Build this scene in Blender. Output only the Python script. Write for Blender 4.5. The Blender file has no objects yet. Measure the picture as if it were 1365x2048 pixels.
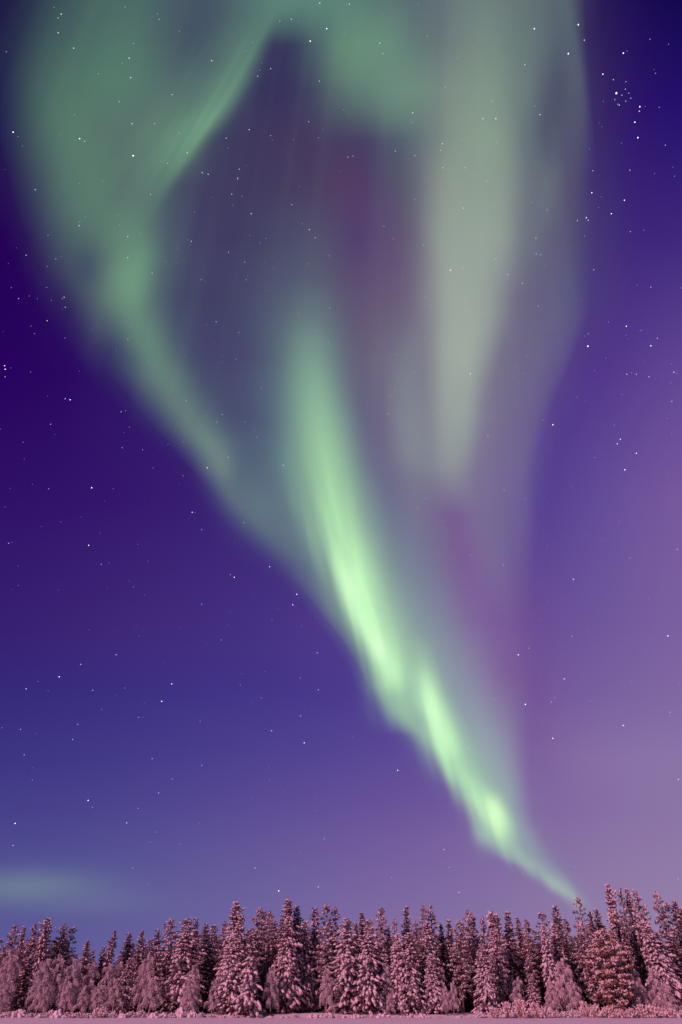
import bpy, bmesh, math, random, os
import numpy as np
from mathutils import Vector, Matrix

# ------------------------------------------------------------------ camera
TILT = math.radians(35.88)          # the lens looks up at the sky
CAM_H = 1.6
FPX = 1365.3                        # 24 mm lens on a 36 mm tall frame, in photo pixels (2048 high)
S = bpy.context.scene
COL = S.collection
cam_d = bpy.data.cameras.new('camera')
cam_d.sensor_fit = 'VERTICAL'; cam_d.sensor_height = 36.0; cam_d.sensor_width = 24.0; cam_d.lens = 24.0
cam_d.clip_start = 0.1; cam_d.clip_end = 20000
cam = bpy.data.objects.new('camera', cam_d); COL.objects.link(cam)
cam.location = (0, 0, CAM_H); cam.rotation_euler = (math.pi/2 + TILT, 0, 0)
S.camera = cam
S.view_settings.view_transform = 'Standard'; S.view_settings.look = 'None'
S.view_settings.exposure = 0; S.view_settings.gamma = 1
S.cycles.max_bounces = 4; S.cycles.diffuse_bounces = 2; S.cycles.glossy_bounces = 1
S.cycles.transparent_max_bounces = 4

AX_F = Vector((0, math.cos(TILT), math.sin(TILT)))
AX_U = Vector((0, -math.sin(TILT), math.cos(TILT)))

def look_dir(px, py):
    """direction seen at a point of the 1365x2048 photograph"""
    a = px - 682.5; b = 1024.0 - py
    return Vector((a, FPX*AX_F.y + b*AX_U.y, FPX*AX_F.z + b*AX_U.z)).normalized()

def sky_xy(px, py):
    """position on the (stereographic) star chart, centred about 36 degrees up in the north"""
    d = look_dir(px, py)
    k = 1.0 + d.dot(AX_F)
    return d.x/k + 0.5, d.dot(AX_U)/k + 0.5

def lin(c):
    out = []
    for v in c[:3]:
        v = max(0, min(255, v))/255.0
        out.append(v/12.92 if v <= 0.04045 else ((v+0.055)/1.055)**2.4)
    return (*out, 1.0)

# ------------------------------------------------------------------ sky (world)
W = bpy.data.worlds.new('World'); S.world = W; W.use_nodes = True
NT = W.node_tree; NT.nodes.clear(); LK = NT.links

def setin(sock, v):
    if isinstance(v, bpy.types.NodeSocket): LK.new(v, sock)
    else: sock.default_value = v

def mth(op, a, b=None, c=None, clamp=False):
    n = NT.nodes.new('ShaderNodeMath'); n.operation = op; n.use_clamp = clamp
    setin(n.inputs[0], a)
    if b is not None: setin(n.inputs[1], b)
    if c is not None: setin(n.inputs[2], c)
    return n.outputs[0]

def mixc(f, a, b):
    n = NT.nodes.new('ShaderNodeMix'); n.data_type = 'RGBA'; n.clamp_factor = True
    setin(n.inputs[0], f); setin(n.inputs[6], a); setin(n.inputs[7], b)
    return n.outputs[2]

def smooth(v, a, b):
    n = NT.nodes.new('ShaderNodeMapRange'); n.interpolation_type = 'SMOOTHSTEP'
    setin(n.inputs[0], v); setin(n.inputs[1], a); setin(n.inputs[2], b)
    return n.outputs[0]

def curve(v, pts):
    """pts: (position, value), any number; a smooth curve through them"""
    n = NT.nodes.new('ShaderNodeFloatCurve'); setin(n.inputs[1], v)
    c = n.mapping.curves[0]; pts = sorted(pts)
    while len(c.points) < len(pts): c.points.new(0.5, 0.5)
    for p, (x, y) in zip(c.points, pts):
        p.location = (max(0, min(1, x)), max(0, min(1, y))); p.handle_type = 'AUTO_CLAMPED'
    n.mapping.update()
    return n.outputs[0]

def ramp(v, stops, mode='CARDINAL'):
    n = NT.nodes.new('ShaderNodeValToRGB'); setin(n.inputs[0], v)
    cr = n.color_ramp; cr.interpolation = mode
    stops = sorted(stops, key=lambda s: s[0])[:32]
    while len(cr.elements) < len(stops): cr.elements.new(0.5)
    for i, (p, c) in enumerate(stops):
        cr.elements[i].position = 0.0
    for i in reversed(range(len(stops))):
        cr.elements[i].position = max(0, min(1, stops[i][0]))
    for i, (p, c) in enumerate(stops):
        cr.elements[i].color = lin(c)
    return n.outputs[0]

tc = NT.nodes.new('ShaderNodeTexCoord')
def dot(v):
    n = NT.nodes.new('ShaderNodeVectorMath'); n.operation = 'DOT_PRODUCT'
    LK.new(tc.outputs['Generated'], n.inputs[0]); n.inputs[1].default_value = v
    return n.outputs['Value']
dF, dU, dR = dot(AX_F), dot(AX_U), dot((1, 0, 0))
den = mth('MAXIMUM', mth('ADD', dF, 1.0), 0.02)
X0 = mth('MULTIPLY_ADD', mth('DIVIDE', dR, den), 1.0, 0.5)
Y0 = mth('MULTIPLY_ADD', mth('DIVIDE', dU, den), 1.0, 0.5)

# the rays of an aurora run toward the magnetic zenith, high above the frame
ZX, ZY = 0.56, 1.25
rx = mth('SUBTRACT', X0, ZX); ry = mth('SUBTRACT', ZY, Y0)
ang = mth('ARCTAN2', rx, ry)
rad = mth('SQRT', mth('ADD', mth('MULTIPLY', rx, rx), mth('MULTIPLY', ry, ry)))
def noise(sx, sy, detail=2.0, off=0.0):
    cb = NT.nodes.new('ShaderNodeCombineXYZ')
    LK.new(mth('MULTIPLY_ADD', ang, sx, off), cb.inputs[0]); LK.new(mth('MULTIPLY', rad, sy), cb.inputs[1])
    n = NT.nodes.new('ShaderNodeTexNoise'); n.noise_dimensions = '2D'
    n.inputs['Scale'].default_value = 1; n.inputs['Detail'].default_value = detail
    LK.new(cb.outputs[0], n.inputs['Vector'])
    return n.outputs[0]
ray_n = noise(26, 2.2, 1.5)          # fine rays
soft_n = noise(11, 5.0, 2.0, 7.0)    # wide soft folds
X = mth('ADD', X0, mth('MULTIPLY', mth('SUBTRACT', soft_n, 0.5), 0.006))
Y = Y0

def grid(rows, u, ufun, mode='B_SPLINE'):
    rows = sorted(rows, key=lambda r: r[0])
    out = None; prev = None
    for y, stops in rows:
        yv = sky_xy(682, y)[1]
        c = ramp(u, [(ufun(px, y), col) for px, col in stops], mode)
        if out is None: out = c
        else: out = mixc(mth('DIVIDE', mth('SUBTRACT', Y, prev), yv - prev, clamp=True), out, c)
        prev = yv
    return out

# the night sky away from the aurora: (photo y, [(photo x, sRGB), ...])
BASE = [
 (0,    [(0,(22,18,62)), (600,(40,34,80)), (1150,(45,34,84)), (1250,(28,8,84)), (1365,(6,4,64))]),
 (250,  [(0,(26,14,76)), (600,(50,30,90)), (1170,(62,44,98)), (1260,(44,18,106)), (1365,(34,14,108))]),
 (500,  [(0,(36,0,84)), (100,(40,6,88)), (600,(60,40,100)), (1150,(72,58,116)), (1250,(62,36,122)), (1365,(62,40,124))]),
 (750,  [(0,(38,0,92)), (200,(42,8,98)), (600,(60,40,110)), (1120,(78,52,136)), (1230,(82,54,138)), (1365,(98,72,148))]),
 (1000, [(0,(46,14,103)), (300,(53,22,109)), (600,(60,40,120)), (1075,(84,62,144)), (1200,(96,76,152)), (1365,(122,90,158))]),
 (1250, [(0,(52,28,112)), (300,(66,42,121)), (600,(66,48,132)), (1060,(108,78,150)), (1200,(108,86,156)), (1365,(126,98,160))]),
 (1380, [(0,(52,40,122)), (300,(60,48,130)), (600,(70,54,138)), (850,(84,62,146)), (1060,(116,84,153)), (1200,(118,96,159)), (1365,(131,106,163))]),
 (1500, [(0,(60,52,130)), (300,(68,58,136)), (600,(80,66,144)), (850,(92,72,150)), (1060,(124,94,156)), (1200,(136,112,163)), (1365,(138,117,168))]),
 (1600, [(0,(70,64,137)), (300,(77,68,142)), (600,(94,76,149)), (850,(104,82,154)), (1060,(127,100,159)), (1365,(141,119,167))]),
 (1700, [(0,(80,78,144)), (300,(86,82,148)), (600,(106,88,154)), (850,(118,94,158)), (1100,(134,112,162)), (1365,(146,124,168))]),
 (1850, [(0,(88,86,150)), (300,(98,94,154)), (600,(118,104,160)), (900,(132,110,162)), (1150,(142,122,166)), (1365,(150,132,172))]),
 (2040, [(0,(96,92,152)), (600,(124,110,160)), (1365,(154,136,172))]),
]
base = grid(BASE, X0, lambda px, y: sky_xy(px, y)[0])

# edges of the fan of aurora light, left then right: (photo y, photo x, softness)
LEFT = [(-60,40,80),(0,35,75),(100,15,70),(200,-2,65),(300,0,62),(400,22,60),(500,66,56),(600,116,54),(700,178,52),(800,258,48),
        (900,345,42),(1000,432,38),(1100,528,32),(1200,622,30),(1300,700,30),(1400,758,30),(1450,805,26),(1500,862,26),
        (1600,935,24),(1650,958,22),(1700,985,22),(1740,1060,22),(1770,1098,20),(1800,1140,16),(1860,1190,14)]
RIGHT = [(-60,1172,40),(0,1172,38),(150,1178,40),(300,1192,48),(500,1196,75),(620,1186,85),(700,1155,80),(800,1115,62),(900,1086,36),
         (1000,1076,34),(1100,1074,40),(1200,1074,50),(1400,1068,50),(1600,1062,45),(1700,1105,40),(1800,1185,30),(1860,1230,25)]
def edge_tab(tab):
    return ([(sky_xy(x, y)[1], sky_xy(x, y)[0]) for y, x, w in tab],
            [(sky_xy(x, y)[1], (sky_xy(x+w, y)[0]-sky_xy(x, y)[0])*5) for y, x, w in tab])
lc, lw = edge_tab(LEFT); rc, rw = edge_tab(RIGHT)
eL = curve(Y, lc); eLw = mth('MULTIPLY', curve(Y, lw), 0.2)
eR = curve(Y, rc); eRw = mth('MULTIPLY', curve(Y, rw), 0.2)
tL = mth('DIVIDE', mth('SUBTRACT', X, eL), eLw)
tR = mth('DIVIDE', mth('SUBTRACT', eR, X), eRw)
veil_mask = mth('MULTIPLY', smooth(tL, -1.0, 1.1), smooth(tR, -1.1, 1.0))
veil_mask = mth('MULTIPLY', veil_mask, smooth(Y, sky_xy(1170, 1850)[1], sky_xy(1150, 1780)[1]))
U = mth('DIVIDE', mth('SUBTRACT', X, eL), mth('SUBTRACT', eR, eL), clamp=True)
def interp(tab, y):
    return float(np.interp(y, [r[0] for r in tab], [r[1] for r in tab]))
def ufun(px, y):
    xl = sky_xy(interp(LEFT, y), y)[0]; xr = sky_xy(interp(RIGHT, y), y)[0]
    return (sky_xy(px, y)[0] - xl)/(xr - xl)

# soft aurora light filling the fan
VEIL = [
 (0,   [(40,(40,42,74)),(110,(54,74,86)),(200,(72,102,98)),(300,(74,98,104)),(400,(68,80,100)),(480,(78,102,108)),(560,(88,124,116)),(640,(92,132,118)),(720,(88,122,116)),(810,(84,96,110)),(890,(100,112,120)),(960,(112,132,126)),(1030,(100,112,118)),(1100,(92,108,114)),(1165,(66,62,94))]),
 (90,  [(15,(30,30,70)),(100,(64,88,92)),(200,(78,112,102)),(290,(78,106,104)),(370,(68,80,98)),(440,(78,102,108)),(485,(72,86,102)),(540,(54,50,90)),(590,(54,52,92)),(640,(76,98,106)),(690,(96,136,118)),(760,(98,134,120)),(840,(92,110,116)),(900,(110,122,124)),(965,(122,142,132)),(1040,(104,118,120)),(1120,(88,102,112)),(1175,(58,52,94))]),
 (180, [(0,(30,30,70)),(80,(66,88,92)),(170,(84,122,106)),(260,(86,122,108)),(340,(78,98,104)),(420,(82,106,108)),(470,(62,62,96)),(540,(52,46,90)),(640,(58,50,92)),(700,(74,88,104)),(770,(98,132,120)),(830,(106,134,124)),(890,(122,134,130)),(960,(132,152,138)),(1030,(116,132,128)),(1100,(84,92,110)),(1160,(84,88,108)),(1185,(56,44,98))]),
 (280, [(0,(28,20,76)),(80,(64,84,92)),(140,(84,120,104)),(210,(86,108,104)),(280,(90,112,108)),(350,(92,120,110)),(420,(62,62,94)),(500,(62,54,92)),(640,(70,56,94)),(720,(72,58,98)),(770,(70,72,102)),(830,(94,106,118)),(890,(124,132,132)),(950,(138,158,140)),(1000,(132,148,138)),(1050,(98,108,118)),(1110,(88,96,114)),(1160,(78,74,106)),(1190,(58,44,104))]),
 (380, [(30,(38,24,80)),(100,(64,74,94)),(180,(82,112,104)),(250,(88,116,108)),(320,(78,98,104)),(380,(66,66,98)),(480,(62,54,94)),(620,(72,66,98)),(700,(88,62,100)),(745,(78,60,106)),(790,(86,82,108)),(845,(102,106,120)),(880,(138,144,138)),(940,(142,154,144)),(1000,(136,146,140)),(1050,(104,112,122)),(1100,(96,100,118)),(1150,(78,70,108)),(1200,(60,42,112))]),
 (480, [(66,(44,28,86)),(130,(60,68,96)),(200,(84,108,106)),(260,(86,114,108)),(330,(80,92,108)),(400,(66,62,100)),(480,(62,54,96)),(580,(76,78,106)),(650,(86,82,110)),(700,(82,66,110)),(740,(80,62,112)),(800,(100,84,116)),(845,(108,104,124)),(875,(146,152,146)),(930,(150,162,152)),(1000,(144,154,148)),(1040,(110,116,128)),(1090,(98,96,122)),(1150,(82,76,116)),(1200,(66,46,116))]),
 (600, [(116,(48,34,90)),(170,(62,66,98)),(230,(88,110,108)),(290,(84,104,110)),(350,(68,74,104)),(430,(62,58,98)),(510,(74,76,108)),(590,(88,96,118)),(650,(94,102,120)),(700,(92,80,112)),(760,(100,82,116)),(820,(110,98,126)),(865,(130,128,140)),(895,(156,164,158)),(950,(152,162,156)),(990,(128,132,140)),(1030,(108,100,130)),(1100,(98,94,128)),(1150,(88,88,128)),(1200,(74,56,124))]),
 (720, [(178,(50,38,96)),(240,(60,62,102)),(310,(82,100,112)),(370,(72,80,108)),(430,(68,64,106)),(500,(74,72,110)),(560,(86,102,120)),(620,(100,122,128)),(670,(100,112,126)),(715,(98,90,120)),(770,(110,102,128)),(820,(124,126,140)),(855,(118,112,134)),(890,(146,152,152)),(930,(158,168,160)),(965,(138,142,148)),(1000,(110,102,132)),(1080,(106,98,138)),(1130,(98,90,136)),(1165,(80,56,132))]),
 (840, [(300,(56,46,106)),(350,(76,84,112)),(400,(86,104,118)),(460,(72,76,112)),(520,(78,84,116)),(575,(96,124,132)),(630,(112,140,140)),(690,(112,128,136)),(730,(98,94,128)),(775,(108,100,132)),(810,(126,130,144)),(850,(124,124,140)),(895,(148,154,156)),(930,(148,156,156)),(965,(126,120,144)),(1020,(112,100,140)),(1080,(104,90,142)),(1110,(88,64,140))]),
 (930, [(375,(56,36,108)),(420,(84,94,118)),(470,(82,100,120)),(520,(84,98,122)),(570,(96,124,132)),(640,(118,146,142)),(700,(116,134,142)),(745,(100,96,132)),(790,(114,112,138)),(850,(126,128,144)),(895,(140,144,152)),(925,(136,136,150)),(960,(122,108,148)),(1040,(112,100,146)),(1070,(98,78,146))]),
 (1030,[(460,(62,46,116)),(510,(86,98,122)),(560,(88,102,128)),(610,(104,128,138)),(680,(126,152,148)),(740,(116,132,144)),(790,(110,112,142)),(840,(120,116,144)),(880,(120,104,146)),(910,(120,90,148)),(945,(120,104,148)),(1000,(118,104,148)),(1055,(104,86,148)),(1075,(92,68,146))]),
 (1130,[(555,(72,66,124)),(600,(88,96,130)),(660,(118,142,146)),(730,(130,150,150)),(790,(118,132,148)),(850,(120,124,150)),(890,(122,110,148)),(930,(122,90,150)),(965,(122,96,150)),(1000,(118,104,150)),(1050,(104,82,148)),(1075,(96,72,148))]),
 (1240,[(655,(92,96,134)),(720,(136,164,152)),(780,(140,166,158)),(840,(130,148,158)),(890,(132,134,160)),(930,(128,108,156)),(970,(122,92,156)),(1020,(118,86,150)),(1074,(110,78,148))]),
 (1350,[(730,(96,104,140)),(790,(146,182,162)),(850,(148,176,164)),(900,(142,156,166)),(950,(136,134,164)),(1000,(128,96,154)),(1040,(120,90,150)),(1068,(116,82,148))]),
 (1460,[(815,(108,112,146)),(860,(148,182,164)),(930,(148,168,168)),(980,(144,152,170)),(1020,(136,128,164)),(1050,(126,100,156)),(1066,(124,94,154))]),
 (1580,[(920,(122,120,154)),(960,(150,180,168)),(1010,(148,166,170)),(1040,(140,142,168)),(1062,(132,112,160))]),
 (1700,[(985,(134,130,164)),(1030,(144,160,168)),(1075,(140,142,168)),(1105,(134,118,162))]),
 (1800,[(1140,(140,138,168)),(1165,(146,140,170)),(1185,(142,124,166))]),
]
veil = grid(VEIL, U, ufun)
veil = mixc(mth('MULTIPLY', mth('SUBTRACT', ray_n, 0.5), 0.15, clamp=True), veil, mixc(0.5, veil, lin((190,205,190))))
veil = mixc(mth('MULTIPLY', mth('SUBTRACT', 0.5, ray_n), 0.20, clamp=True), veil, lin((60,52,104)))
sky = mixc(veil_mask, base, veil)

_cb = NT.nodes.new('ShaderNodeCombineXYZ')
LK.new(mth('MULTIPLY', mth('MULTIPLY_ADD', Y, 0.21, X0), 76.0), _cb.inputs[0]); LK.new(mth('MULTIPLY', Y, 9.0), _cb.inputs[1])
_nn = NT.nodes.new('ShaderNodeTexNoise'); _nn.noise_dimensions = '2D'; _nn.inputs['Scale'].default_value = 1; _nn.inputs['Detail'].default_value = 1.5
LK.new(_cb.outputs[0], _nn.inputs['Vector'])
fold_n = mth('MULTIPLY_ADD', mth('SUBTRACT', _nn.outputs[0], 0.5), smooth(Y, sky_xy(640, 800)[1], sky_xy(680, 1120)[1]), 0.5)              # folds of the bright curtain

_cd = NT.nodes.new('ShaderNodeCombineXYZ')
LK.new(mth('MULTIPLY', mth('MULTIPLY_ADD', Y, -0.72, X0), 85.0), _cd.inputs[0]); LK.new(mth('MULTIPLY', Y, 6.0), _cd.inputs[1])
_nd = NT.nodes.new('ShaderNodeTexNoise'); _nd.noise_dimensions = '2D'; _nd.inputs['Scale'].default_value = 1; _nd.inputs['Detail'].default_value = 1.5
LK.new(_cd.outputs[0], _nd.inputs['Vector'])
diag_n = _nd.outputs[0]              # slanting streaks of the upper left arm

def band(col_in, tab, colors, ray=0.25, flat=1.0, fold=False):
    """one curtain of light: rows of (photo y, centre x, softness left, softness right, strength)"""
    cs, wl, wr, al, cr = [], [], [], [], []
    for y, x, a, b, s in tab:
        sx, sy = sky_xy(x, y)
        cs.append((sy, sx)); wl.append((sy, (sx - sky_xy(x-a, y)[0])*5)); wr.append((sy, (sky_xy(x+b, y)[0]-sx)*5)); al.append((sy, s))
    for y, x, c in colors: cr.append((sky_xy(x, y)[1], c))
    t = mth('SUBTRACT', X, curve(Y, cs))
    tex = {True: fold_n, False: ray_n, 'slant': diag_n}[fold]
    if fold is True: t = mth('ADD', t, mth('MULTIPLY', mth('SUBTRACT', fold_n, 0.5), 0.010))
    left = mth('LESS_THAN', t, 0.0)
    wL = mth('MULTIPLY', curve(Y, wl), 0.2); wR = mth('MULTIPLY', curve(Y, wr), 0.2)
    w = mth('ADD', mth('MULTIPLY', left, mth('SUBTRACT', wL, wR)), wR)
    q = mth('DIVIDE', t, w)
    g = mth('POWER', mth('MULTIPLY', q, q), flat)
    g = mth('EXPONENT', mth('MULTIPLY', g, -1.0))
    a = mth('MULTIPLY', g, curve(Y, al))
    if ray: a = mth('MULTIPLY', a, mth('MULTIPLY_ADD', mth('SUBTRACT', tex, 0.5), ray, 1.0))
    return mixc(a, col_in, ramp(Y, cr, 'LINEAR'))

def blob(col_in, px, py, rx_, ry_, rot, color, alpha):
    """soft elliptical glow; rot in degrees, clockwise in the photograph"""
    cx, cy = sky_xy(px, py)
    sx = (sky_xy(px+5, py)[0]-cx)/5
    c, s = math.cos(math.radians(rot)), math.sin(math.radians(rot))
    dx = mth('SUBTRACT', X, cx); dy = mth('SUBTRACT', Y, cy)
    a = mth('MULTIPLY_ADD', dy, -s/(rx_*sx), mth('MULTIPLY', dx, c/(rx_*sx)))
    b = mth('MULTIPLY_ADD', dy, c/(ry_*sx), mth('MULTIPLY', dx, s/(ry_*sx)))
    e = mth('MULTIPLY_ADD', a, a, mth('MULTIPLY', b, b))
    g = mth('MULTIPLY', mth('EXPONENT', mth('MULTIPLY', e, -1.0)), alpha)
    return mixc(g, col_in, lin(color))

# green masses upper left and along the top
sky = blob(sky, 150, 300, 70, 140, -12, (92,128,110), 0.50)
sky = blob(sky, 250, 150, 60, 140, 10, (88,124,110), 0.38)
sky = blob(sky, 400, 60, 55, 90, 30, (66,76,98), 0.45)
sky = blob(sky, 200, 430, 70, 110, -15, (94,130,112), 0.40)
sky = blob(sky, 255, 375, 30, 60, 25, (80,92,104), 0.35)
sky = blob(sky, 620, 5, 110, 44, 0, (94,134,120), 0.35)
sky = blob(sky, 725, 120, 95, 60, -50, (110,146,124), 0.62)
sky = blob(sky, 800, 185, 60, 62, -35, (112,144,128), 0.52)
sky = blob(sky, 182, 535, 34, 50, 0, (56,62,100), 0.5)
sky = blob(sky, 222, 705, 30, 36, 40, (50,46,100), 0.4)
# the diagonal streak with a fainter one beside it
sky = band(sky, [(20,470,36,30,0.0),(120,405,36,30,0.16),(220,340,36,30,0.30),(320,275,34,30,0.34),(400,235,34,30,0.2),(460,215,30,30,0.0)],
           [(0,470,(92,128,114)),(400,235,(96,134,116))], ray=2.2, fold='slant')
sky = band(sky, [(-40,590,70,50,0.1),(0,562,60,40,0.35),(60,520,52,26,0.48),(120,490,46,22,0.56),(180,462,56,24,0.58),(240,418,60,28,0.68),
                 (290,376,58,28,0.70),(340,338,50,26,0.58),(400,297,36,26,0.40),(450,272,40,35,0.15),(490,260,40,35,0.0)],
           [(0,560,(98,140,122)),(250,410,(116,162,132)),(400,300,(100,138,118))], ray=1.3, fold='slant')
# the left ribbon with its knots
sky = band(sky, [(400,262,50,45,0.0),(450,268,50,45,0.35),(500,276,48,42,0.62),(550,270,50,40,0.78),(600,266,48,40,0.72),(660,284,42,42,0.60),
                 (720,312,42,42,0.62),(760,328,42,45,0.58),(820,366,40,42,0.48),(870,402,36,42,0.55),(910,432,32,30,0.62),(940,444,30,24,0.52),
                 (965,450,26,20,0.30),(1000,462,26,22,0.14),(1040,480,26,24,0.0)],
           [(450,270,(104,142,120)),(560,270,(116,160,130)),(720,310,(106,142,124)),(930,440,(122,146,136))])
sky = blob(sky, 512, 1020, 45, 75, -38, (104,128,134), 0.55)
# pale column right of centre and the weaker one beside it
sky = band(sky, [(0,960,50,56,0.06),(100,962,50,60,0.16),(200,956,60,70,0.30),(300,946,74,80,0.42),(400,935,70,84,0.55),(500,930,62,78,0.64),(600,926,58,68,0.72),
                 (700,916,48,56,0.80),(800,911,38,44,0.76),(880,907,36,40,0.64),(920,904,34,38,0.42),(955,902,32,36,0.14),(990,902,30,34,0.0)],
           [(100,955,(124,146,134)),(280,942,(138,160,142)),(500,930,(152,166,156)),(700,916,(160,172,162)),(900,905,(148,158,156))], flat=1.3, ray=0.6)
sky = band(sky, [(640,832,26,26,0.0),(720,826,30,28,0.22),(800,822,34,32,0.40),(880,824,36,34,0.48),(920,828,34,30,0.32),(960,832,30,28,0.0)],
           [(720,826,(128,134,142)),(900,824,(134,142,150))], flat=1.2)
# thin veils right of the pale column
sky = blob(sky, 1105, 215, 28, 85, 4, (68,68,100), 0.5)
sky = band(sky, [(-40,1120,22,18,0.2),(0,1130,22,16,0.38),(100,1150,22,14,0.40),(200,1162,24,14,0.34),(300,1160,24,18,0.2),(400,1150,24,20,0.0)],
           [(0,1130,(98,114,120)),(300,1160,(92,98,118))])
sky = band(sky, [(0,1035,36,30,0.30),(120,1042,36,34,0.42),(220,1040,36,36,0.30),(300,1050,30,36,0.15),(350,1090,30,30,0.28),(420,1080,28,28,0.42),(480,1064,24,24,0.38),(520,1058,20,22,0.14),(550,1055,20,20,0.0)],
           [(0,1035,(106,126,122)),(220,1040,(112,132,128)),(420,1080,(110,118,130))])
# main curtain
sky = band(sky, [(560,622,50,50,0.0),(640,622,52,48,0.20),(700,625,50,46,0.50),(760,630,50,44,0.66),(830,640,52,44,0.78),(900,650,56,46,0.86),
                 (980,662,56,48,0.90),(1050,674,50,50,0.94),(1100,688,44,52,0.96),(1150,702,38,52,0.98),(1200,720,34,50,0.98),(1250,742,32,46,0.98),
                 (1300,764,32,42,0.98),(1350,784,36,34,0.92),(1390,792,40,30,0.52),(1430,800,40,30,0.28),(1470,812,40,30,0.0)],
           [(700,625,(134,172,150)),(830,640,(150,196,160)),(950,655,(164,212,166)),(1050,676,(180,232,178)),(1150,702,(196,250,190)),(1350,784,(188,240,186))], ray=1.25, fold=True)
# second curtain, down to the trees
sky = band(sky, [(1270,838,24,24,0.0),(1320,848,24,22,0.35),(1370,858,24,24,0.80),(1420,872,28,28,0.95),(1470,888,34,32,0.98),(1510,905,38,34,0.86),
                 (1550,928,38,32,0.82),(1590,964,38,28,0.88),(1625,988,34,24,0.96),(1650,996,30,26,0.94),(1680,1008,30,24,0.74),(1700,1022,30,26,0.55),
                 (1725,1052,32,26,0.46),(1745,1080,28,24,0.46),(1765,1108,24,20,0.56),(1785,1128,20,16,0.58),(1800,1142,16,14,0.40),(1830,1160,14,14,0.0)],
           [(1320,848,(170,215,178)),(1420,872,(196,248,192)),(1520,910,(178,226,182)),(1580,950,(178,226,182)),(1640,992,(206,255,196)),(1690,1015,(170,208,178)),(1740,1075,(160,186,176)),(1785,1128,(176,208,184))], ray=1.25, fold=True)
sky = blob(sky, 818, 1400, 22, 55, -8, (152,190,166), 0.6)
sky = blob(sky, 704, 1178, 17, 52, -14, (214,255,206), 0.85)
sky = blob(sky, 731, 1243, 17, 48, -26, (206,255,200), 0.75)
sky = blob(sky, 759, 1297, 14, 34, -20, (222,255,212), 0.85)
sky = blob(sky, 786, 1345, 20, 36, -14, (198,248,194), 0.65)
sky = blob(sky, 874, 1425, 13, 55, -12, (214,255,206), 0.75)
sky = blob(sky, 896, 1478, 20, 36, -14, (202,252,196), 0.65)
sky = blob(sky, 992, 1626, 16, 28, -12, (216,255,200), 0.85)
sky = blob(sky, 968, 1664, 18, 26, 0, (158,188,178), 0.6)
sky = blob(sky, 792, 1402, 16, 34, -12, (140,176,162), 0.5)
sky = blob(sky, 842, 1448, 14, 30, -12, (136,166,164), 0.5)
# low glow on the left
sky = blob(sky, 45, 1775, 170, 34, 5, (114,130,150), 0.75)
sky = blob(sky, 200, 1806, 130, 24, 4, (108,112,154), 0.45)

bg = NT.nodes.new('ShaderNodeBackground'); bg.inputs['Strength'].default_value = 1.0
LK.new(sky, bg.inputs['Color'])
# what is left of moonlit air on top of it
nish = NT.nodes.new('ShaderNodeTexSky'); nish.sky_type = 'NISHITA'; nish.sun_disc = False
SUN_EL, SUN_AZ = math.radians(27), math.radians(221)     # lit from behind the camera
nish.sun_elevation = SUN_EL; nish.sun_rotation = SUN_AZ
bg2 = NT.nodes.new('ShaderNodeBackground'); bg2.inputs['Strength'].default_value = 0.0004
LK.new(nish.outputs[0], bg2.inputs['Color'])
add = NT.nodes.new('ShaderNodeAddShader'); LK.new(bg.outputs[0], add.inputs[0]); LK.new(bg2.outputs[0], add.inputs[1])
outw = NT.nodes.new('ShaderNodeOutputWorld'); LK.new(add.outputs[0], outw.inputs[0])
W.cycles.sampling_method = 'MANUAL'; W.cycles.sample_map_resolution = 256

# ------------------------------------------------------------------ the low, warm light on the snow
sun_d = bpy.data.lights.new('sun', 'SUN'); sun_d.energy = 3.5; sun_d.angle = math.radians(3)
sun_d.color = (1.0, 0.35, 0.47)
sun = bpy.data.objects.new('sun', sun_d); COL.objects.link(sun)
sv = Vector((math.sin(SUN_AZ)*math.cos(SUN_EL), math.cos(SUN_AZ)*math.cos(SUN_EL), math.sin(SUN_EL)))
sun.rotation_euler = sv.to_track_quat('Z', 'Y').to_euler()

# ------------------------------------------------------------------ helpers
def tag(o, label=None, cat=None, group=None, kind=None):
    if label: o['label'] = label
    if cat: o['category'] = cat
    if group: o['group'] = group
    if kind: o['kind'] = kind
    return o

def material(name, color, rough=0.9, var=0.15, scale=3.0, color2=None, bump=0.0, sss=0.0, spec=0.2):
    m = bpy.data.materials.new(name); m.use_nodes = True
    nt = m.node_tree; bs = nt.nodes['Principled BSDF']
    bs.inputs['Roughness'].default_value = rough
    bs.inputs['Specular IOR Level'].default_value = spec
    t = nt.nodes.new('ShaderNodeTexCoord')
    oi = nt.nodes.new('ShaderNodeObjectInfo')
    n = nt.nodes.new('ShaderNodeTexNoise'); n.inputs['Scale'].default_value = scale; n.inputs['Detail'].default_value = 4
    nt.links.new(t.outputs['Object'], n.inputs['Vector'])
    r = nt.nodes.new('ShaderNodeValToRGB')
    c2 = color2 or tuple(c*(1-var*2) for c in color)
    r.color_ramp.elements[0].position = 0.35; r.color_ramp.elements[1].position = 0.65
    r.color_ramp.elements[0].color = (*c2, 1); r.color_ramp.elements[1].color = (*color, 1)
    nt.links.new(n.outputs[0], r.inputs[0])
    hs = nt.nodes.new('ShaderNodeHueSaturation')
    mr = nt.nodes.new('ShaderNodeMapRange'); mr.inputs[3].default_value = 1-var; mr.inputs[4].default_value = 1+var*0.5
    nt.links.new(oi.outputs['Random'], mr.inputs[0]); nt.links.new(mr.outputs[0], hs.inputs['Value'])
    nt.links.new(r.outputs[0], hs.inputs['Color']); nt.links.new(hs.outputs[0], bs.inputs['Base Color'])
    if bump:
        b = nt.nodes.new('ShaderNodeBump'); b.inputs['Strength'].default_value = bump; b.inputs['Distance'].default_value = 0.1
        nt.links.new(n.outputs[0], b.inputs['Height']); nt.links.new(b.outputs[0], bs.inputs['Normal'])
    return m

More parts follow.
